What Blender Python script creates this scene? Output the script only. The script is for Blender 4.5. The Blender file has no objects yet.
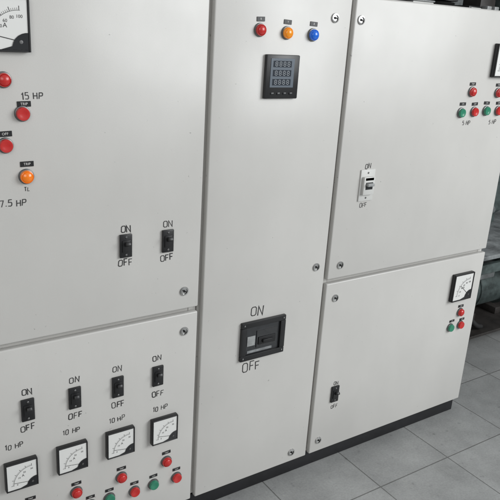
import bpy, bmesh, math, random
from mathutils import Vector, Matrix
random.seed(4)
S = bpy.context.scene
COL = S.collection
S.view_settings.view_transform = 'Standard'
S.view_settings.look = 'None'
S.view_settings.exposure = 0

# ------------------------------------------------------------------ materials
def mat(name, col, rough=0.5, metal=0.0, coat=0.0, bump=0.0, bscale=200, var=0.0, vscale=3.0, emis=0, spec=0.5, trans=0):
    m = bpy.data.materials.new(name); m.use_nodes = True
    nt = m.node_tree; n = nt.nodes; l = nt.links
    b = n['Principled BSDF']
    b.inputs['Base Color'].default_value = (*col, 1)
    b.inputs['Roughness'].default_value = rough
    b.inputs['Metallic'].default_value = metal
    b.inputs['Coat Weight'].default_value = coat
    b.inputs['Specular IOR Level'].default_value = spec
    b.inputs['Transmission Weight'].default_value = trans
    if emis:
        b.inputs['Emission Color'].default_value = (*col, 1); b.inputs['Emission Strength'].default_value = emis
    tc = None
    if bump or var:
        tc = n.new('ShaderNodeNewGeometry')
    if bump:
        ns = n.new('ShaderNodeTexNoise'); ns.inputs['Scale'].default_value = bscale; ns.inputs['Detail'].default_value = 3
        bp = n.new('ShaderNodeBump'); bp.inputs['Strength'].default_value = bump; bp.inputs['Distance'].default_value = 0.001
        l.new(tc.outputs['Position'], ns.inputs['Vector']); l.new(ns.outputs['Fac'], bp.inputs['Height']); l.new(bp.outputs['Normal'], b.inputs['Normal'])
    if var:
        nv = n.new('ShaderNodeTexNoise'); nv.inputs['Scale'].default_value = vscale; nv.inputs['Detail'].default_value = 6
        nv.inputs['Roughness'].default_value = 0.65
        l.new(tc.outputs['Position'], nv.inputs['Vector'])
        mr = n.new('ShaderNodeMapRange'); mr.inputs['From Min'].default_value = 0.3; mr.inputs['From Max'].default_value = 0.7
        mr.inputs['To Min'].default_value = 1 - var; mr.inputs['To Max'].default_value = 1 + var * 0.4
        l.new(nv.outputs['Fac'], mr.inputs['Value'])
        mx = n.new('ShaderNodeVectorMath'); mx.operation = 'SCALE'; mx.inputs[0].default_value = col
        l.new(mr.outputs['Result'], mx.inputs['Scale']); l.new(mx.outputs['Vector'], b.inputs['Base Color'])
    return m

def paint_mat():
    m = bpy.data.materials.new('cream_powder_coat'); m.use_nodes = True
    nt = m.node_tree; n = nt.nodes; l = nt.links; b = n['Principled BSDF']
    g = n.new('ShaderNodeNewGeometry')
    def noise(sc, det, vec=None, rough=0.6):
        x = n.new('ShaderNodeTexNoise'); x.inputs['Scale'].default_value = sc; x.inputs['Detail'].default_value = det
        x.inputs['Roughness'].default_value = rough
        l.new(vec or g.outputs['Position'], x.inputs['Vector']); return x.outputs['Fac']
    def rng(src, a, c, lo, hi):
        r = n.new('ShaderNodeMapRange'); r.inputs['From Min'].default_value = a; r.inputs['From Max'].default_value = c
        r.inputs['To Min'].default_value = lo; r.inputs['To Max'].default_value = hi; l.new(src, r.inputs['Value']); return r.outputs['Result']
    def mul(a, c):
        x = n.new('ShaderNodeMath'); x.operation = 'MULTIPLY'; l.new(a, x.inputs[0]); l.new(c, x.inputs[1]); return x.outputs[0]
    mp = n.new('ShaderNodeMapping'); mp.inputs['Scale'].default_value = (4, 4, 1.6); l.new(g.outputs['Position'], mp.inputs['Vector'])
    broad = rng(noise(1.8, 4), 0.3, 0.7, 0.94, 1.03)
    smear = rng(noise(1.6, 6, mp.outputs['Vector']), 0.35, 0.75, 1.01, 0.955)
    speck = rng(noise(95, 2), 0.72, 0.77, 1.0, 0.60)
    fine = rng(noise(620, 2), 0.3, 0.7, 0.965, 1.035)
    f = mul(mul(broad, smear), mul(speck, fine))
    v = n.new('ShaderNodeVectorMath'); v.operation = 'SCALE'; v.inputs[0].default_value = (0.600, 0.590, 0.565)
    l.new(f, v.inputs['Scale']); l.new(v.outputs['Vector'], b.inputs['Base Color'])
    l.new(rng(noise(4, 5), 0.3, 0.7, 0.27, 0.40), b.inputs['Roughness'])
    b1 = n.new('ShaderNodeBump'); b1.inputs['Strength'].default_value = 0.14; b1.inputs['Distance'].default_value = 0.0006
    l.new(noise(520, 2), b1.inputs['Height'])
    b2 = n.new('ShaderNodeBump'); b2.inputs['Strength'].default_value = 0.7; b2.inputs['Distance'].default_value = 0.02
    l.new(noise(2.6, 1), b2.inputs['Height']); l.new(b2.outputs['Normal'], b1.inputs['Normal'])
    l.new(b1.outputs['Normal'], b.inputs['Normal'])
    return m

def tile_mat():
    m = bpy.data.materials.new('grey_floor_tile'); m.use_nodes = True
    nt = m.node_tree; n = nt.nodes; l = nt.links; b = n['Principled BSDF']
    g = n.new('ShaderNodeNewGeometry')
    mp = n.new('ShaderNodeMapping'); mp.inputs['Location'].default_value = (-0.12 - 3.0, 0.172 - 3.0 + 6.0, 0)
    l.new(g.outputs['Position'], mp.inputs['Vector'])
    br = n.new('ShaderNodeTexBrick'); br.offset = 0; br.squash = 1
    br.inputs['Scale'].default_value = 1; br.inputs['Brick Width'].default_value = 0.3; br.inputs['Row Height'].default_value = 0.3
    br.inputs['Mortar Size'].default_value = 0.0030; br.inputs['Mortar Smooth'].default_value = 1.0
    br.inputs['Color1'].default_value = (0.31, 0.316, 0.313, 1); br.inputs['Color2'].default_value = (0.365, 0.37, 0.365, 1)
    br.inputs['Mortar'].default_value = (0.13, 0.13, 0.125, 1)
    l.new(mp.outputs['Vector'], br.inputs['Vector'])
    def noise(sc, det):
        x = n.new('ShaderNodeTexNoise'); x.inputs['Scale'].default_value = sc; x.inputs['Detail'].default_value = det
        x.inputs['Roughness'].default_value = 0.65; l.new(g.outputs['Position'], x.inputs['Vector']); return x.outputs['Fac']
    def rng(src, a, c, lo, hi):
        r = n.new('ShaderNodeMapRange'); r.inputs['From Min'].default_value = a; r.inputs['From Max'].default_value = c
        r.inputs['To Min'].default_value = lo; r.inputs['To Max'].default_value = hi; l.new(src, r.inputs['Value']); return r.outputs['Result']
    a = rng(noise(7, 7), 0.32, 0.68, 0.79, 1.10); c = rng(noise(160, 3), 0.35, 0.7, 0.88, 1.08); d = rng(noise(40, 4), 0.62, 0.71, 1.0, 0.68)
    m1 = n.new('ShaderNodeMath'); m1.operation = 'MULTIPLY'; l.new(a, m1.inputs[0]); l.new(c, m1.inputs[1])
    m2 = n.new('ShaderNodeMath'); m2.operation = 'MULTIPLY'; l.new(m1.outputs[0], m2.inputs[0]); l.new(d, m2.inputs[1])
    v = n.new('ShaderNodeVectorMath'); v.operation = 'SCALE'; l.new(br.outputs['Color'], v.inputs[0]); l.new(m2.outputs[0], v.inputs['Scale'])
    l.new(v.outputs['Vector'], b.inputs['Base Color'])
    l.new(rng(noise(12, 5), 0.3, 0.7, 0.25, 0.5), b.inputs['Roughness'])
    bp = n.new('ShaderNodeBump'); bp.inputs['Strength'].default_value = 0.4; bp.inputs['Distance'].default_value = 0.002; bp.invert = True
    l.new(br.outputs['Fac'], bp.inputs['Height']); l.new(bp.outputs['Normal'], b.inputs['Normal'])
    return m

M = dict(
    paint=paint_mat(), tile=tile_mat(),
    black=mat('black_plastic', (0.014, 0.014, 0.015), 0.38, bump=0.1, bscale=600),
    black_gloss=mat('black_gloss', (0.006, 0.007, 0.009), 0.12, coat=0.6),
    dark=mat('dark_recess', (0.004, 0.004, 0.004), 0.7),
    plinth=mat('black_enamel', (0.009, 0.009, 0.011), 0.55, bump=0.3, bscale=120, var=0.5, vscale=20),
    chrome=mat('dull_chrome', (0.55, 0.55, 0.54), 0.28, metal=1),
    steel=mat('dark_steel', (0.18, 0.18, 0.18), 0.4, metal=0.8),
    ink=mat('black_marking_ink', (0.040, 0.039, 0.04), 0.6, var=0.7, vscale=110),
    white_ink=mat('white_marking', (0.66, 0.66, 0.64), 0.5),
    dial=mat('white_dial', (0.78, 0.78, 0.76), 0.35, coat=0.7),
    red=mat('red_plastic', (0.50, 0.022, 0.020), 0.30, coat=0.3, emis=0.08),
    green=mat('green_plastic', (0.030, 0.22, 0.13), 0.3, coat=0.3, emis=0.04),
    amber=mat('orange_lens', (0.80, 0.19, 0.008), 0.22, coat=0.4, emis=0.20),
    yellow=mat('amber_lens', (0.80, 0.27, 0.012), 0.22, coat=0.4, emis=0.18),
    blue=mat('blue_lens', (0.012, 0.13, 0.62), 0.2, coat=0.4, emis=0.14),
    dgrey=mat('dark_grey_plastic', (0.028, 0.030, 0.033), 0.28, var=0.3, vscale=60),
    mgrey=mat('mid_grey_plate', (0.34, 0.35, 0.35), 0.45, var=0.3, vscale=90),
    plate=mat('dim_label', (0.26, 0.27, 0.275), 0.4, var=0.4, vscale=90),
    lgrey=mat('pale_grey_plastic', (0.62, 0.62, 0.60), 0.4),
    lcd=mat('display_face', (0.13, 0.155, 0.185), 0.22, coat=0.5),
    window=mat('display_window', (0.040, 0.048, 0.060), 0.14, coat=0.6),
    digit=mat('display_segments', (0.40, 0.43, 0.46), 0.4),
    wall=mat('shaded_plaster', (0.06, 0.06, 0.06), 0.85, bump=0.5, bscale=40, var=0.5, vscale=3),  # base colour kept dark to stand in for the shade behind the cabinets
    machine=mat('grey_green_enamel', (0.075, 0.098, 0.095), 0.4, bump=0.5, bscale=50, var=0.8, vscale=16),
    rusty=mat('brown_black_iron', (0.030, 0.026, 0.024), 0.55, bump=0.5, bscale=80, var=0.5, vscale=18),
    bench=mat('pale_grey_sheet', (0.22, 0.235, 0.238), 0.5, var=0.7, vscale=14),
    rubber=mat('black_rubber', (0.012, 0.012, 0.012), 0.6),
)

# ------------------------------------------------------------------ mesh helpers
class MB:
    def __init__(s): s.bm = bmesh.new()
    def merge(s, t):
        me = bpy.data.meshes.new('t'); t.to_mesh(me); t.free(); s.bm.from_mesh(me); bpy.data.meshes.remove(me); return s
    def box(s, c, d, bevel=0, seg=2, rot=None):
        t = bmesh.new(); bmesh.ops.create_cube(t, size=1)
        bmesh.ops.scale(t, vec=d, verts=t.verts)
        if bevel: bmesh.ops.bevel(t, geom=list(t.edges), offset=bevel, segments=seg, affect='EDGES', profile=0.5)
        if rot: bmesh.ops.rotate(t, cent=(0, 0, 0), matrix=rot, verts=t.verts)
        bmesh.ops.translate(t, vec=c, verts=t.verts); return s.merge(t)
    def lathe(s, prof, N=28, c=(0, 0, 0), axis=None):
        t = bmesh.new(); rings = []
        for r, y in prof:
            if r < 1e-6: rings.append([t.verts.new((0, y, 0))])
            else: rings.append([t.verts.new((r * math.cos(2 * math.pi * k / N), y, r * math.sin(2 * math.pi * k / N))) for k in range(N)])
        for a, b in zip(rings, rings[1:]):
            for k in range(N):
                j = (k + 1) % N
                q = [a[k], a[j]] if len(a) > 1 else [a[0]]
                q += [b[j], b[k]] if len(b) > 1 else [b[0]]
                t.faces.new(q)
        bmesh.ops.recalc_face_normals(t, faces=t.faces)
        if axis: bmesh.ops.rotate(t, cent=(0, 0, 0), matrix=axis, verts=t.verts)
        bmesh.ops.translate(t, vec=c, verts=t.verts); return s.merge(t)
    def prism(s, pts, y0, y1):
        t = bmesh.new()
        a = [t.verts.new((p[0], y0, p[1])) for p in pts]; b = [t.verts.new((p[0], y1, p[1])) for p in pts]
        n = len(pts); t.faces.new(a); t.faces.new(b[::-1])
        for k in range(n): t.faces.new([a[k], b[k], b[(k + 1) % n], a[(k + 1) % n]])
        bmesh.ops.recalc_face_normals(t, faces=t.faces); return s.merge(t)
    def ribbon(s, pts, w, y=-0.0006, closed=False):
        n = len(pts); L = []; R = []
        for i in range(n):
            p = Vector(pts[i])
            a = Vector(pts[i - 1]) if (i > 0 or closed) else None
            b = Vector(pts[(i + 1) % n]) if (i < n - 1 or closed) else None
            d1 = (p - a).normalized() if a is not None else None; d2 = (b - p).normalized() if b is not None else None
            if d1 is None: d1 = d2
            if d2 is None: d2 = d1
            n1 = Vector((-d1.y, d1.x)); n2 = Vector((-d2.y, d2.x)); mm = (n1 + n2)
            mm = mm.normalized() if mm.length > 1e-4 else n1
            k = w / 2 / max(0.42, mm.dot(n1))
            L.append(s.bm.verts.new((p.x + mm.x * k, y, p.y + mm.y * k))); R.append(s.bm.verts.new((p.x - mm.x * k, y, p.y - mm.y * k)))
        for i in range(n if closed else n - 1):
            j = (i + 1) % n; f = s.bm.faces.new([L[i], L[j], R[j], R[i]]); f.normal_update()
            if f.normal.y > 0: f.normal_flip()
        return s
    def mesh(s, name, m, smooth=True):
        me = bpy.data.meshes.new(name); s.bm.to_mesh(me); s.bm.free(); me.materials.append(M[m])
        if smooth:
            me.polygons.foreach_set('use_smooth', [True] * len(me.polygons)); me.set_sharp_from_angle(angle=math.radians(32))
        return me

W = {}
def put(name, me, loc, parent=None, rot=None, label=None):
    o = bpy.data.objects.new(name, me); COL.objects.link(o)
    base = Vector((0, 0, 0))
    if parent is not None: o.parent = parent; base = W[parent.name]
    W[o.name] = Vector(loc); o.location = Vector(loc) - base
    if rot: o.rotation_euler = rot
    if label: o['label'] = label
    return o
def thing(name, label, cat, loc=(0, 0, 0), group=None):
    o = put(name, None, loc); o['label'] = label; o['category'] = cat
    if group: o['group'] = group
    return o
def struct(name, me, loc=(0, 0, 0), label=None):
    o = put(name, me, loc); o['kind'] = 'structure'
    if label: o['label'] = label
    return o

# stencilled letters as strokes
G = {
 'O': (0.62, [([(.14, 0), (0, .16), (0, .84), (.14, 1), (.48, 1), (.62, .84), (.62, .16), (.48, 0)], True)]),
 '0': (0.5, [([(.12, 0), (0, .16), (0, .84), (.12, 1), (.38, 1), (.5, .84), (.5, .16), (.38, 0)], True)]),
 'N': (0.6, [([(0, 0), (0, 1), (.6, 0), (.6, 1)], False)]),
 'F': (0.5, [([(.5, 1), (0, 1), (0, 0)], False), ([(.06, .5), (.42, .5)], False)]),
 'H': (0.56, [([(0, 0), (0, 1)], False), ([(.56, 0), (.56, 1)], False), ([(.06, .5), (.5, .5)], False)]),
 'P': (0.52, [([(0, 0), (0, 1), (.4, 1), (.52, .88), (.52, .6), (.4, .48), (.06, .48)], False)]),
 '1': (0.2, [([(0, .8), (.18, 1), (.18, 0)], False)]),
 '5': (0.52, [([(.5, 1), (.05, 1), (.03, .58), (.4, .6), (.52, .46), (.52, .14), (.4, 0), (0, .03)], False)]),
 '7': (0.5, [([(0, 1), (.5, 1), (.16, 0)], False)]),
 '.': (0.06, [([(.03, 0), (.03, .12)], False)]),
 'T': (0.5, [([(0, 1), (.5, 1)], False), ([(.25, .94), (.25, 0)], False)]),
 'L': (0.45, [([(0, 1), (0, 0), (.45, 0)], False)]),
 ' ': (0.25, []),
}
def stencil(text, h, w=0.12, m='ink'):
    mb = MB(); tot = sum(G[c][0] for c in text) + 0.26 * (len(text) - 1); x = -tot / 2
    for c in text:
        gw, st = G[c]; dy = random.uniform(-.08, .08); sl = random.uniform(-.07, .09); sc = random.uniform(.92, 1.06); wv = w * random.uniform(.85, 1.25)
        for pts, cl in st:
            mb.ribbon([((x + p[0] + sl * p[1]) * h, (p[1] * sc - .5 + dy) * h) for p in pts], wv * h, closed=cl)
        x += gw + 0.26 + random.uniform(-.05, .05)
    return mb.mesh('lettering', m, False)

TXT = {}
def text_mesh(body, size, m='white_ink'):
    k = (body, size, m)
    if k in TXT: return TXT[k]
    cu = bpy.data.curves.new('t', 'FONT'); cu.body = body; cu.size = size; cu.align_x = 'CENTER'; cu.align_y = 'CENTER'; cu.resolution_u = 3
    ob = bpy.data.objects.new('t', cu); COL.objects.link(ob)
    dg = bpy.context.evaluated_depsgraph_get(); me = bpy.data.meshes.new_from_object(ob.evaluated_get(dg))
    me.transform(Matrix.Rotation(math.pi / 2, 4, 'X')); me.materials.clear(); me.materials.append(M[m])
    bpy.data.objects.remove(ob); TXT[k] = me; return me
def tube_mesh(name, pts, r, m):
    cu = bpy.data.curves.new('t', 'CURVE'); cu.dimensions = '3D'; cu.bevel_depth = r; cu.bevel_resolution = 5; cu.use_fill_caps = True
    sp = cu.splines.new('NURBS'); sp.points.add(len(pts) - 1)
    for p, q in zip(sp.points, pts): p.co = (*q, 1)
    sp.use_endpoint_u = True; sp.order_u = 3; sp.resolution_u = 10
    ob = bpy.data.objects.new('t', cu); COL.objects.link(ob)
    dg = bpy.context.evaluated_depsgraph_get(); me = bpy.data.meshes.new_from_object(ob.evaluated_get(dg))
    bpy.data.objects.remove(ob); me.materials.clear(); me.materials.append(M[m]); me.name = name
    me.polygons.foreach_set('use_smooth', [True] * len(me.polygons)); return me

# ------------------------------------------------------------------ camera geometry (solved from the cabinet's edges)
F = 667.0; D = 1.305; CH = 1.30
AX = Vector((0.832, -0.1302, 0.5393)).normalized()
AZ = Vector((0.0614, -0.9446, -0.3224)); AZ = (AZ - AZ.dot(AX) * AX).normalized()
AY = AZ.cross(AX)
def P(u, v, y=-0.005):
    r = Vector((u - 250, v - 250, F)); t = (D + y) / r.dot(AY)
    return (t * r.dot(AX), CH + t * r.dot(AZ))
cam = bpy.data.cameras.new('camera'); co = bpy.data.objects.new('camera', cam); COL.objects.link(co)
cam.sensor_width = 36; cam.lens = 36 * F / 500; cam.clip_start = 0.05; cam.clip_end = 200
R = Matrix(((AX[0], -AX[1], -AX[2]), (AY[0], -AY[1], -AY[2]), (AZ[0], -AZ[1], -AZ[2])))
co.matrix_world = Matrix.Translation((0, -D, CH)) @ R.to_4x4()
S.camera = co

# ------------------------------------------------------------------ fittings
cache = {}
def cached(k, fn):
    if k not in cache: cache[k] = fn()
    return cache[k]

def lock(par, u, v, turn=0.5):
    x, z = P(u, v, 0)
    o = put('lock', cached('lock', lambda: MB().lathe([(.0115, .001), (.0115, -.002), (.0105, -.0035), (.0075, -.004), (.0068, -.0015), (0, -.0012)]).mesh('lock', 'chrome')), (x, 0, z), par)
    def key():
        mb = MB(); mb.lathe([(.0028, -.001), (.0028, -.0034), (0, -.0034)], 16); mb.box((0, -.0022, 0), (.0105, .002, .0022)); return mb.mesh('keyway', 'dark')
    put('keyway', cached('key', key), (x, 0, z), o, rot=(0, turn, 0))

def button(par, u, v, colour, flat=True, name=None):
    x, z = P(u, v, -.006)
    nm = name or ('push_button' if flat else 'indicator_lamp')
    o = put(nm, cached('bezel', lambda: MB().lathe([(.0152, .001), (.0152, -.0025), (.0145, -.004), (.0128, -.0045), (.0125, -.001)]).mesh('bezel', 'steel')), (x, 0, z), par)
    if flat:
        put('cap', cached('cap' + colour, lambda: MB().lathe([(.0126, -.001), (.0126, -.0095), (.0118, -.011), (.0095, -.0112), (.006, -.0102), (0, -.0098)]).mesh('cap', colour)), (x, 0, z), o)
    else:
        def lens():
            mb = MB(); mb.lathe([(.0128, -.001), (.0128, -.008), (.0120, -.0105), (.0112, -.0108), (.0108, -.0095), (.0096, -.0125), (.006, -.0150), (0, -.0158)]); return mb.mesh('lens', colour)
        put('lens', cached('lens' + colour, lens), (x, 0, z), o)
    return x, z

def tag(par, u, v, txt, w=.026, h=.0105):
    x, z = P(u, v, -.001)
    rt = (0, random.uniform(-.05, .05), 0)
    o = put('name_tag', cached(('tag', w, h), lambda: MB().box((0, -.0008, 0), (w, .0016, h), .0004, 1).mesh('name_tag', 'black')), (x, 0, z), par, rot=rt)
    if txt: put('lettering', text_mesh(txt, h * .66), (x, -.0019, z), o)

def switch(par, u, v, up=True):
    x, z = P(u, v, -.004)
    def pl():
        mb = MB(); mb.box((0, -.003, 0), (.029, .006, .054), .0018, 2)
        mb.box((0, -.0072, 0.0), (.019, .0028, .027), .0008, 2); return mb.mesh('plate', 'black')
    o = put('toggle_switch', cached('swp', pl), (x, 0, z), par)
    def lv():
        mb = MB(); mb.box((0, -.006, 0), (.0105, .014, .008), .0015, 2); return mb.mesh('lever', 'black')
    put('lever', cached('lever', lv), (x, -.0085, z + (.004 if up else -.004)), o, rot=(math.radians(28 if up else -28) * -1, 0, 0))
    def sc(): return MB().lathe([(.0026, 0), (.0026, -.001), (.0016, -.0017), (0, -.0018)], 14).mesh('screw', 'steel')
    for s in (-1, 1): put('screw', cached('screw', sc), (x, -.006, z + s * .0205), o)
    return x, z

def letters(door, u, v, txt, h, w=.12):
    x, z = P(u, v, 0); put('lettering', stencil(txt, h, w), (x, 0, z), door)

def ammeter(par, u, v, s, nums, needle=176):
    x, z = P(u, v, -.012)
    def hous():
        mb = MB(); t = .038 * s
        mb.box((0, -.006, 0), (s, .012, s), .002, 2)
        for d in (-1, 1):
            mb.box((d * (s / 2 - t / 2 - .0006), -.0135, 0), (t, .003, s - .0012), .0006, 1)
            mb.box((0, -.0135, d * (s / 2 - t / 2 - .0006)), (s - .0016 - 2 * t, .0028, t), .0006, 1)
        return mb.mesh('housing', 'black')
    o = put('ammeter', cached(('h', s), hous), (x, 0, z), par)
    put('dial', cached(('d', s), lambda: MB().box((0, -.0124, 0), (s * .905, .001, s * .905)).mesh('dial', 'dial')), (x, 0, z), o)
    cx, cz = .30 * s, -.30 * s
    def scale():
        mb = MB(); r = .56 * s; y = -.0132
        A = [math.radians(88 + k * 94 / 24) for k in range(25)]
        mb.ribbon([(cx + r * math.cos(a), cz + r * math.sin(a)) for a in A], .008 * s, y)
        for k in range(0, 26):
            a = math.radians(90 + k * 90 / 25); L = .075 if k % 5 == 0 else .04
            r0 = r + .006 * s; r1 = r0 + L * s; c_, s_ = math.cos(a), math.sin(a)
            mb.ribbon([(cx + r0 * c_, cz + r0 * s_), (cx + r1 * c_, cz + r1 * s_)], (.012 if k % 5 == 0 else .006) * s, y)
        return mb.mesh('scale', 'ink', False)
    put('scale', cached(('s', s), scale), (x, 0, z), o)
    for k, t in enumerate(nums):
        a = math.radians(180 - k * 90 / (len(nums) - 1)); rr = .45 * s
        put('numeral', text_mesh(t, .085 * s, 'ink'), (x + cx + rr * math.cos(a), -.0132, z + cz + rr * math.sin(a)), o)
    put('unit_mark', text_mesh('A', .12 * s, 'ink'), (x + .03 * s, -.0132, z - .02 * s), o)
    a = math.radians(needle); c_, s_ = math.cos(a), math.sin(a)
    put('needle', MB().ribbon([(cx, cz), (cx + .56 * s * c_, cz + .56 * s * s_)], .014 * s, -.0138).mesh('needle', 'ink', False), (x, 0, z), o)
    def cover():
        e = .45 * s
        pts = [(e, -e), (-.06 * s, -e)] + [(cx + .14 * s + .30 * s * math.cos(q), cz - .14 * s + .30 * s * math.sin(q)) for q in [math.radians(v) for v in (170, 155, 140, 125, 110, 98)]] + [(e, cz + .16 * s)]
        return MB().prism(pts, -.0128, -.0146).mesh('corner_cover', 'black_gloss', False)
    put('corner_cover', cached(('c', s), cover), (x, 0, z), o)
    put('screw', cached(('sc2', s), lambda: MB().lathe([(.035 * s, 0), (.035 * s, -.001), (0, -.0014)], 14).mesh('screw', 'steel')), (x + .31 * s, -.0146, z - .31 * s), o)

# ------------------------------------------------------------------ cabinets
X0, X1, X2, X3 = 0.066, 0.767, 1.167, 1.873
TOP = 1.378; BOT = 0.056; MID = 0.626; GAP = .0065
def body(par, xa, xb, shelf=None):
    mb = MB(); yb = .42; yf = .020; t = .022
    a, b = xa + .0015, xb - .0015
    mb.box(((a + b) / 2, (yf + yb) / 2 + .02, TOP - .002), (b - a, yb - yf - .04, .004), 0)
    mb.box(((a + b) / 2, yb, (TOP + BOT) / 2), (b - a, .003, TOP - BOT - .012))
    for s, e in ((1, a), (-1, b)):
        mb.box((e + s * .0015, (yf + yb) / 2, (TOP + BOT) / 2), (.003, yb - yf - .006, TOP - BOT - .014))
        mb.box((e + s * t / 2, yf + .006, (TOP + BOT) / 2), (t, .012, TOP - BOT - .002), .0015, 1)
    zs = [TOP - t / 2 - .001, BOT + t / 2 + .001] + ([shelf] if shelf else [])
    for z in zs: mb.box(((a + b) / 2, yf + .0065, z), (b - a - 2 * t - .0006, .0115, t if z != shelf else .05), .0012, 1)
    mb.box(((a + b) / 2, .23, BOT + .006), (b - a - .01, .37, .003))
    return put('cabinet_body', mb.mesh('cabinet_body', 'paint'), (0, 0, 0), par)
def door(par, xa, xb, za, zb, ga=GAP, gb=GAP):
    w, h = xb - xa - ga - gb, zb - za
    mb = MB(); mb.box((0, .008, 0), (w, .016, h), .0035, 3)
    d = put('door', mb.mesh('door', 'paint'), ((xa + ga + xb - gb) / 2, 0, (za + zb) / 2), par)
    g = MB(); gy = .0178
    g.box((0, gy, h / 2 - .012), (w - .02, .0036, .008)); g.box((0, gy, -h / 2 + .012), (w - .02, .0036, .008))
    for s in (-1, 1): g.box((s * (w / 2 - .012), gy, 0), (.008, .0036, h - .04))
    put('gasket', g.mesh('gasket', 'rubber'), W[d.name], d)
    return d

cg = 'cream switchgear cabinets bolted side by side'
left = thing('electrical_cabinet', 'leftmost cream cabinet, two doors with black toggle switches and a row of ammeters', 'electrical cabinet', ((X0 + X1) / 2, .2, BOT), cg)
mid = thing('electrical_cabinet', 'narrow cream cabinet with one tall door, three coloured lamps and black main breaker', 'electrical cabinet', ((X1 + X2) / 2, .2, BOT), cg)
right = thing('electrical_cabinet', 'rightmost cream cabinet, two doors with a white breaker above one toggle switch', 'electrical cabinet', ((X2 + X3) / 2, .2, BOT), cg)
body(left, X0, X1, MID); body(mid, X1, X2); body(right, X2, X3, MID)
dz = .0065
LU = door(left, X0, X1, MID + dz, TOP - .003); LL = door(left, X0, X1, BOT + .002, MID - dz)
MD = door(mid, X1, X2, BOT + .002, TOP - .003)
RU = door(right, X2, X3, MID + dz, TOP - .003); RL = door(right, X2, X3, BOT + .002, MID - dz)

# upper left door
ammeter(left, 3, 24, .096, ['0', '20', '40', '60', '80', '100'], 168)
button(left, 4, 80, 'red', False)
tag(left, 24, 104, 'TRIP'); button(left, 23, 114, 'red')
tag(left, 5, 134, 'OFF'); button(left, 6, 146, 'red')
tag(left, 27, 164, 'TRIP'); button(left, 27, 177, 'amber', False)
letters(LU, 32, 96, '15 HP', .0122, .13); letters(LU, 13, 203, '7.5 HP', .0130, .13); letters(LU, 27, 189, 'TL', .008, .15)
for u, v in ((126, 246), (168, 241)):
    switch(left, u, v); letters(LU, u, v - 17, 'ON', .015, .14); letters(LU, u - 1, v + 16.5, 'OFF', .015, .14)
lock(left, 184, 291, .5)
# lower left door
lock(left, 184, 331, .9)
for i, (u, v) in enumerate(((28, 410), (75, 398), (118, 387), (158, 376))):
    switch(left, u, v); letters(LL, u - 1, v - 18, 'ON', .0142, .14); letters(LL, u, v + 17.5, 'OFF', .0142, .14)
for u, v in ((14, 446), (71, 431), (117, 419), (160, 408)): letters(LL, u, v, '10 HP', .0122, .13)
for i, (u, v) in enumerate(((22, 475), (73, 458), (121, 443), (165, 430))): ammeter(left, u, v, .072, ['0', '10', '20', '30'], 172 - i)
for u, v in ((31, 508), (77, 493), (122, 478), (167, 462)):
    button(left, u, v, 'red', False); tag(left, u - .5, v - 9.5, 'TRIP', .024, .0085)
for u, v in ((46, 521), (91, 506), (135, 492), (177, 478)):
    button(left, u, v, 'red'); tag(left, u - .5, v - 9, 'OFF', .022, .008)
for u, v in ((20, 530), (66, 514), (110, 499), (154, 485)):
    button(left, u, v, 'green'); tag(left, u - .5, v - 9, 'ON', .022, .008)

# tall middle door
for u, v, c, t in ((261, 30, 'red', 'R'), (288, 33, 'yellow', 'Y'), (314, 35, 'blue', 'B')):
    button(mid, u, v, c, False); tag(mid, u, v - 11, t, .022, .010)
lock(mid, 335, 18, .2); lock(mid, 316, 267, .6); lock(mid, 291, 452, 1.0)
x, z = P(282, 77, -.008)
mf = put('digital_power_meter', MB().box((0, -.005, 0), (.096, .010, .100), .0025, 2).mesh('digital_power_meter', 'black'), (x, 0, z), mid)
put('display', MB().box((-.002, -.0105, 0), (.068, .0015, .066), .0005, 1).mesh('display', 'lcd'), (x, 0, z + .009), mf)
mb = MB(); wn = MB()
for r in range(3):
    wn.box((-.003, -.0116, .0205 - r * .0205), (.052, .0006, .0145))
    for k in range(4):
        cx = -.0205 + k * .0116; cz = .0205 - r * .0205
        h, w, t = .0046, .0032, .0011
        for a, b_ in (((-w, h), (w, h)), ((-w, 0), (w, 0)), ((-w, -h), (w, -h))):
            mb.ribbon([(cx + a[0] + .0009, cz + a[1]), (cx + b_[0] - .0009, cz + b_[1])], t, -.0123)
        for sx in (-w, w):
            for s0 in (0, 1): mb.ribbon([(cx + sx, cz - h + s0 * h + .0009), (cx + sx, cz + s0 * h - .0009)], t, -.0123)
put('readout', wn.mesh('readout', 'window', False), (x, 0, z + .009), mf)
put('digits', mb.mesh('digits', 'digit', False), (x, 0, z + .009), mf)
for k in range(4): put('key', cached('key4', lambda: MB().box((0, -.0107, 0), (.009, .0022, .005), .0008, 2).mesh('key', 'dgrey')), (x - .027 + .018 * k, 0, z - .038), mf)
# main breaker
x, z = P(263, 338, -.006)
bw, bh = .142, .112
brk = put('main_breaker', MB().box((0, -.004, bh / 2 - .008), (bw, .010, .016), .002).box((0, -.004, -bh / 2 + .008), (bw, .010, .016), .002)
          .box((-bw / 2 + .008, -.0042, 0), (.016, .0095, bh - .0325), .001).box((bw / 2 - .008, -.0042, 0), (.016, .0095, bh - .0325), .001).mesh('escutcheon', 'black'), (x, 0, z), mid)
put('face', MB().box((0, -.001, 0), (bw - .0325, .004, bh - .0325)).mesh('face', 'dgrey'), (x, 0, z), brk)
put('rating_plate', MB().box((-.037, -.004, -.002), (.025, .002, .028), .0003, 1).mesh('rating_plate', 'mgrey'), (x, 0, z), brk)
put('handle_slot', MB().box((.013, -.004, 0), (.066, .002, .050), .0004, 1).mesh('handle_slot', 'black_gloss'), (x, 0, z), brk)
put('handle', MB().box((.013, -.009, .0), (.034, .010, .010), .0025).box((.013, -.0062, 0), (.056, .0024, .022), .001).mesh('handle', 'black'), (x, 0, z - .006), brk)
put('lower_label', MB().box((-.008, -.0035, 0), (.080, .002, .007), .0003, 1).mesh('lower_label', 'plate'), (x, 0, z - .0335), brk)
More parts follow.
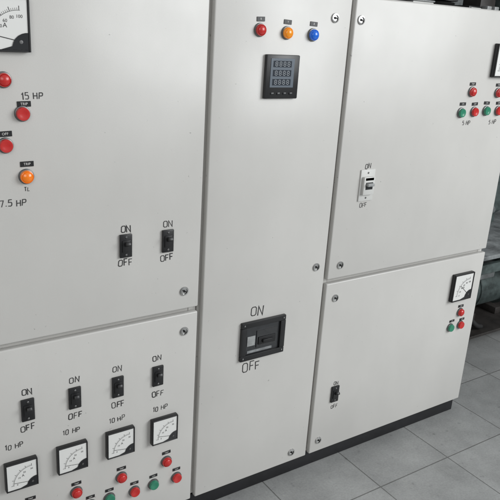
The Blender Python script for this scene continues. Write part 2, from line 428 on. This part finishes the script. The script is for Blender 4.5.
for sx in (-1, 1):
    for sz in (-1, 1): put('screw', cached('screw', None), (x + sx * (bw / 2 - .008), -.009, z + sz * (bh / 2 - .008)), brk)
letters(MD, 257, 311, 'ON', .025, .11); letters(MD, 251, 366, 'OFF', .025, .11)

# upper right door
lock(right, 361, 20, .4); lock(right, 340, 265, .7)
x, z = P(367.5, 185.5, -.006)
mc = put('circuit_breaker', MB().box((0, -.002, 0), (.052, .004, .088), .001).box((0, -.008, 0), (.040, .010, .050), .0015).mesh('circuit_breaker', 'lgrey'), (x, 0, z), right)
put('lever_slot', MB().box((0, -.0125, .0), (.026, .002, .020), .0003, 1).mesh('lever_slot', 'dgrey'), (x, 0, z), mc)
put('lever', MB().box((0, -.017, .004), (.024, .010, .008), .0015).mesh('lever', 'mgrey'), (x, 0, z), mc)
put('rating_label', MB().box((0, -.0125, .019), (.030, .001, .007)).mesh('rating_label', 'mgrey'), (x, 0, z), mc)
for s in (-1, 1): put('screw', cached('screw', None), (x, -.004, z + s * .035), mc)
letters(RU, 368, 166, 'ON', .013, .12); letters(RU, 363, 205, 'OFF', .012, .12)
ammeter(right, 506, 61, .096, ['0', '20', '40', '60', '80', '100'], 150)
for u, v in ((473, 92), (499, 93)): button(right, u, v, 'red', False)
for u, v, t in ((473, 84, 'TRIP'), (499, 85, 'TRIP'), (463, 104, 'ON'), (475, 104, 'OFF'), (487, 103, 'ON'), (499, 103, 'OFF')): tag(right, u, v, t, .026, .009)
for u, v, c in ((462, 113, 'green'), (475, 112, 'red'), (487, 111, 'green'), (499, 111, 'red')): button(right, u, v, c)
for u, v in ((466, 123), (492, 122)): letters(RU, u, v, '5 HP', .012, .12)
# lower right door
lock(right, 335, 298, .3); lock(right, 318, 440, .8)
switch(right, 335, 394); letters(RL, 336, 383, 'ON', .011, .13); letters(RL, 334, 406, 'OFF', .011, .13)
ammeter(right, 463, 287, .096, ['0', '20', '40', '60', '80', '100'], 140)
tag(right, 461, 306, 'TRIP', .026, .009); button(right, 461, 312.5, 'red', False)
tag(right, 452, 321, 'ON', .024, .008); tag(right, 462, 319, 'OFF', .024, .008)
button(right, 451, 328, 'green'); button(right, 461, 325, 'red')

# base channel
base = thing('base_frame', 'black steel channel base under the three cream cabinets', 'base frame', ((X0 + X3) / 2, .2, 0))
mb = MB(); xc, L = (X0 + X3) / 2, X3 - X0 - .02
for y, s in ((.022, 1), (.40, -1)):
    mb.box((xc, y, .0275), (L, .005, .052), .0015, 2)
    for z in (.0035, .0505): mb.box((xc, y + s * .0235, z), (L, .042, .005))
mb.box((X0 + .0125, .210, .0275), (.005, .33, .050)); mb.box((X3 - .0125, .210, .0275), (.005, .33, .050))
put('channel', mb.mesh('channel', 'plinth'), (0, 0, 0), base)

# ------------------------------------------------------------------ the room
fl = MB(); fl.box((2, 1, -.02), (16, 16, .04)); struct('floor', fl.mesh('floor', 'tile', False))
w = MB(); w.box((2, 1.9, 1.8), (16, .1, 3.6)); struct('back_wall', w.mesh('back_wall', 'wall', False))
w = MB(); w.box((4.6, -2, 1.8), (.1, 7.6, 3.6)); struct('right_wall', w.mesh('right_wall', 'wall', False))

bn = thing('work_bench', 'low worn grey steel bench standing just past the right end of the cabinets', 'bench', (2.6, .5, 0))
put('bench_top', MB().box((2.68, .50, .49), (1.12, .62, .018), .003).mesh('bench_top', 'bench'), (0, 0, 0), bn)
for xx in (2.17, 3.2):
    for yy in (.24, .76): put('leg', MB().box((xx, yy, .2405), (.03, .03, .480), .002, 1).mesh('leg', 'machine'), (0, 0, 0), bn)
put('rail', MB().box((2.685, .24, .42), (1.0, .02, .04), .002, 1).mesh('rail', 'machine'), (0, 0, 0), bn)
put('lower_shelf', MB().box((2.685, .50, .10), (1.0, .49, .012), .001, 1).mesh('lower_shelf', 'rusty'), (0, 0, 0), bn)
RX = Matrix.Rotation(math.pi / 2, 3, 'Z'); RZ = Matrix.Rotation(math.pi / 2, 3, 'X')
dr = thing('motor', 'grey green motor with smooth round body on the lower shelf of the bench', 'motor', (2.5, .5, .106))
prof = [(0, -.19), (.05, -.19), (.055, -.17), (.09, -.15), (.112, -.145), (.112, -.125), (.10, -.12), (.10, .06), (.106, .062), (.106, .07), (.10, .072), (.10, .14), (.115, .142), (.115, .165), (.05, .18), (0, .18)]
put('motor_body', MB().lathe(prof, 36, c=(2.47, .46, .235), axis=RX).mesh('motor_body', 'machine'), (0, 0, 0), dr)
put('terminal_box', MB().box((2.40, .39, .345), (.11, .09, .07), .005).mesh('terminal_box', 'bench'), (0, 0, 0), dr)
for xx in (2.38, 2.56): put('foot', MB().box((xx, .46, .122), (.04, .19, .032), .003).mesh('foot', 'rusty'), (0, 0, 0), dr)
hs = put('hose', tube_mesh('hose', [(2.20, .32, .12), (2.26, .30, .14), (2.30, .36, .30), (2.24, .42, .36), (2.22, .34, .28), (2.28, .28, .13), (2.34, .29, .12)], .012, 'rubber'), (0, 0, 0))
hs['label'] = 'black rubber hose looped on the lower shelf of the bench'; hs['category'] = 'hose'
pb = thing('pump', 'small grey green pump with flanged inlet on the left end of the bench', 'pump', (2.27, .38, .4995))
put('casing', MB().lathe([(0, 0), (.075, 0), (.08, .01), (.08, .05), (.065, .06), (.05, .062), (.05, .10), (0, .10)], 32, c=(2.25, .44, .585), axis=RX).mesh('casing', 'machine'), (0, 0, 0), pb)
put('foot', MB().box((2.24, .44, .509), (.12, .16, .019), .003).mesh('foot', 'rusty'), (0, 0, 0), pb)
put('inlet_flange', MB().lathe([(.022, 0), (.022, .05), (.045, .05), (.045, .064), (.02, .064), (0, .064)], 24, c=(2.22, .44, .66), axis=RZ).mesh('inlet_flange', 'bench'), (0, 0, 0), pb)
put('riser_pipe', tube_mesh('riser_pipe', [(2.22, .44, .72), (2.22, .44, .86), (2.22, .44, .96), (2.30, .50, 1.0), (2.42, .60, 1.0)], .017, 'bench'), (0, 0, 0), pb)
tk = thing('pressure_tank', 'grey green upright tank on the bench behind the cabinets', 'tank', (2.55, .6, .4995))
tp = [(0, 0), (.12, 0), (.12, .04), (.15, .07), (.15, .20), (.156, .203), (.156, .225), (.15, .228), (.15, .50), (.145, .52), (.10, .58), (.05, .61), (0, .615)]
put('tank_shell', MB().lathe(tp, 40, c=(2.56, .62, .4995), axis=RZ).mesh('tank_shell', 'machine'), (0, 0, 0), tk)
put('outlet_pipe', tube_mesh('outlet_pipe', [(2.50, .50, .60), (2.46, .42, .60), (2.38, .38, .61), (2.36, .38, .70), (2.36, .38, 1.1)], .018, 'bench'), (0, 0, 0), tk)
vv = put('valve', MB().lathe([(0, 0), (.03, 0), (.034, .01), (.034, .05), (.03, .06), (0, .06)], 20, c=(2.36, .38, .82), axis=RZ).mesh('valve', 'rusty'), (0, 0, 0), tk)
put('hand_wheel', MB().lathe([(.010, -.05), (.010, -.075), (.038, -.075), (.042, -.08), (.038, -.086), (0, -.086)], 20, c=(2.36, .40, .85)).mesh('hand_wheel', 'rusty'), (0, 0, 0), vv)

# rack with stored gear behind the cabinets, seen over their roof
rk = thing('storage_rack', 'dark steel rack behind the cream cabinets, its shelf just above their roof', 'rack', (2.3, .9, 0))
put('shelf', MB().box((2.35, .90, 1.345), (1.9, .5, .03), .003).mesh('shelf', 'rusty'), (0, 0, 0), rk)
put('shelf', MB().box((2.35, .90, .70), (1.84, .44, .03), .003).mesh('shelf', 'rusty'), (0, 0, 0), rk)
for xx in (1.42, 3.28):
    for yy in (.67, 1.13): put('post', MB().box((xx, yy, .90), (.035, .035, 1.80), .002, 1).mesh('post', 'machine'), (0, 0, 0), rk)
zz = 1.3605
def gear(name, label, cat, parts):
    t = thing(name, label, cat, (parts[0][1][0], parts[0][1][1], zz))
    for nm, c, d, m in parts: put(nm, MB().box(c, d, .004).mesh(nm, m), (0, 0, 0), t)
gear('junction_box', 'black box with a grey lid on the rack, left of the stored gear', 'box', [('box_body', (1.93, .76, zz + .06), (.22, .16, .12), 'rubber'), ('box_lid', (1.93, .76, zz + .125), (.23, .17, .01), 'bench')])
gear('meter_box', 'pale grey box on the rack, above the right end of the cabinets', 'box', [('box_body', (2.14, .74, zz + .030), (.12, .12, .06), 'lgrey'), ('box_lid', (2.14, .74, zz + .0635), (.128, .128, .007), 'mgrey')])
cl = thing('cable_reel', 'black reel of cable lying on the rack beside the pale grey box', 'cable reel', (2.33, .78, zz))
put('flange', MB().lathe([(0, 0), (.09, 0), (.09, .006), (.05, .007)], 32, c=(2.32, .78, zz + .006), axis=RZ).mesh('flange', 'steel'), (0, 0, 0), cl)
put('cable', MB().lathe([(.05, .007)] + [(.075 + (.006 if k % 2 else 0), .010 + k * .005) for k in range(13)] + [(.05, .074)], 32, c=(2.32, .78, zz), axis=RZ).mesh('cable', 'rubber'), (0, 0, 0), cl)
put('flange', MB().lathe([(.05, .075), (.09, .076), (.09, .082), (0, .083)], 32, c=(2.32, .78, zz), axis=RZ).mesh('flange', 'steel'), (0, 0, 0), cl)
gear('contactor', 'small black contactor with pale terminals on the rack, right of the cable reel', 'contactor', [('contactor_body', (2.475, .74, zz + .032), (.08, .09, .064), 'black'), ('terminal_strip', (2.475, .692, zz + .052), (.066, .010, .012), 'lgrey')])
gear('transformer', 'squat dark iron transformer with two pale coils on the rack', 'transformer', [('core', (2.60, .78, zz + .05), (.10, .10, .10), 'rusty'), ('coil', (2.575, .715, zz + .045), (.030, .034, .05), 'mgrey'), ('coil', (2.625, .715, zz + .045), (.030, .034, .05), 'mgrey')])
gear('gear_housing', 'grey green casting on the rack at the far right above the cabinets', 'casting', [('casting_body', (2.79, .80, zz + .07), (.20, .20, .14), 'machine'), ('flange', (2.79, .693, zz + .06), (.12, .014, .10), 'bench')])
for k, zc in enumerate((1.50, 1.58)):
    o = put('conduit_pipe', tube_mesh('conduit_pipe', [(-1, 1.822, zc), (1, 1.822, zc), (4.5, 1.822, zc)], .028, 'bench'), (0, 0, 0))
    o['label'] = ['lower of two grey conduit pipes along the back wall', 'upper of two grey conduit pipes along the back wall'][k]; o['category'] = 'pipe'; o['group'] = 'conduit pipes on the back wall'

# ------------------------------------------------------------------ light: soft indoor daylight
wd = bpy.data.worlds.new('World'); S.world = wd; wd.use_nodes = True
nt = wd.node_tree; n = nt.nodes; l = nt.links; bg = n['Background']
tc = n.new('ShaderNodeTexCoord'); sx = n.new('ShaderNodeSeparateXYZ'); l.new(tc.outputs['Generated'], sx.inputs[0])
nz = n.new('ShaderNodeTexNoise'); nz.inputs['Scale'].default_value = 2.2; nz.inputs['Detail'].default_value = 2; l.new(tc.outputs['Generated'], nz.inputs['Vector'])
m1 = n.new('ShaderNodeMath'); m1.operation = 'MULTIPLY_ADD'; m1.inputs[1].default_value = 0.28; l.new(sx.outputs['X'], m1.inputs[0]); l.new(nz.outputs['Fac'], m1.inputs[2])
mr = n.new('ShaderNodeMapRange'); mr.inputs['From Min'].default_value = 0.28; mr.inputs['From Max'].default_value = 0.80
mr.inputs['To Min'].default_value = 0.12; mr.inputs['To Max'].default_value = 0.72; l.new(m1.outputs[0], mr.inputs['Value'])
bg.inputs[0].default_value = (0.93, 0.965, 1.0, 1); l.new(mr.outputs['Result'], bg.inputs[1])
def area(loc, aim, sx, sy, power, col):
    a = bpy.data.lights.new('lamp', 'AREA'); a.shape = 'RECTANGLE'; a.size = sx; a.size_y = sy; a.energy = power; a.color = col
    o = bpy.data.objects.new('window_light', a); COL.objects.link(o); o.location = loc
    o.rotation_euler = (Vector(aim) - Vector(loc)).to_track_quat('-Z', 'Y').to_euler()
area((3.2, -2.7, 2.1), (1.6, 0, .7), 2.2, 1.8, 108, (0.965, 0.99, 1.0))
area((-1.2, -3.0, 2.2), (0.6, 0, .8), 1.8, 1.6, 30, (1.0, 0.99, 0.97))
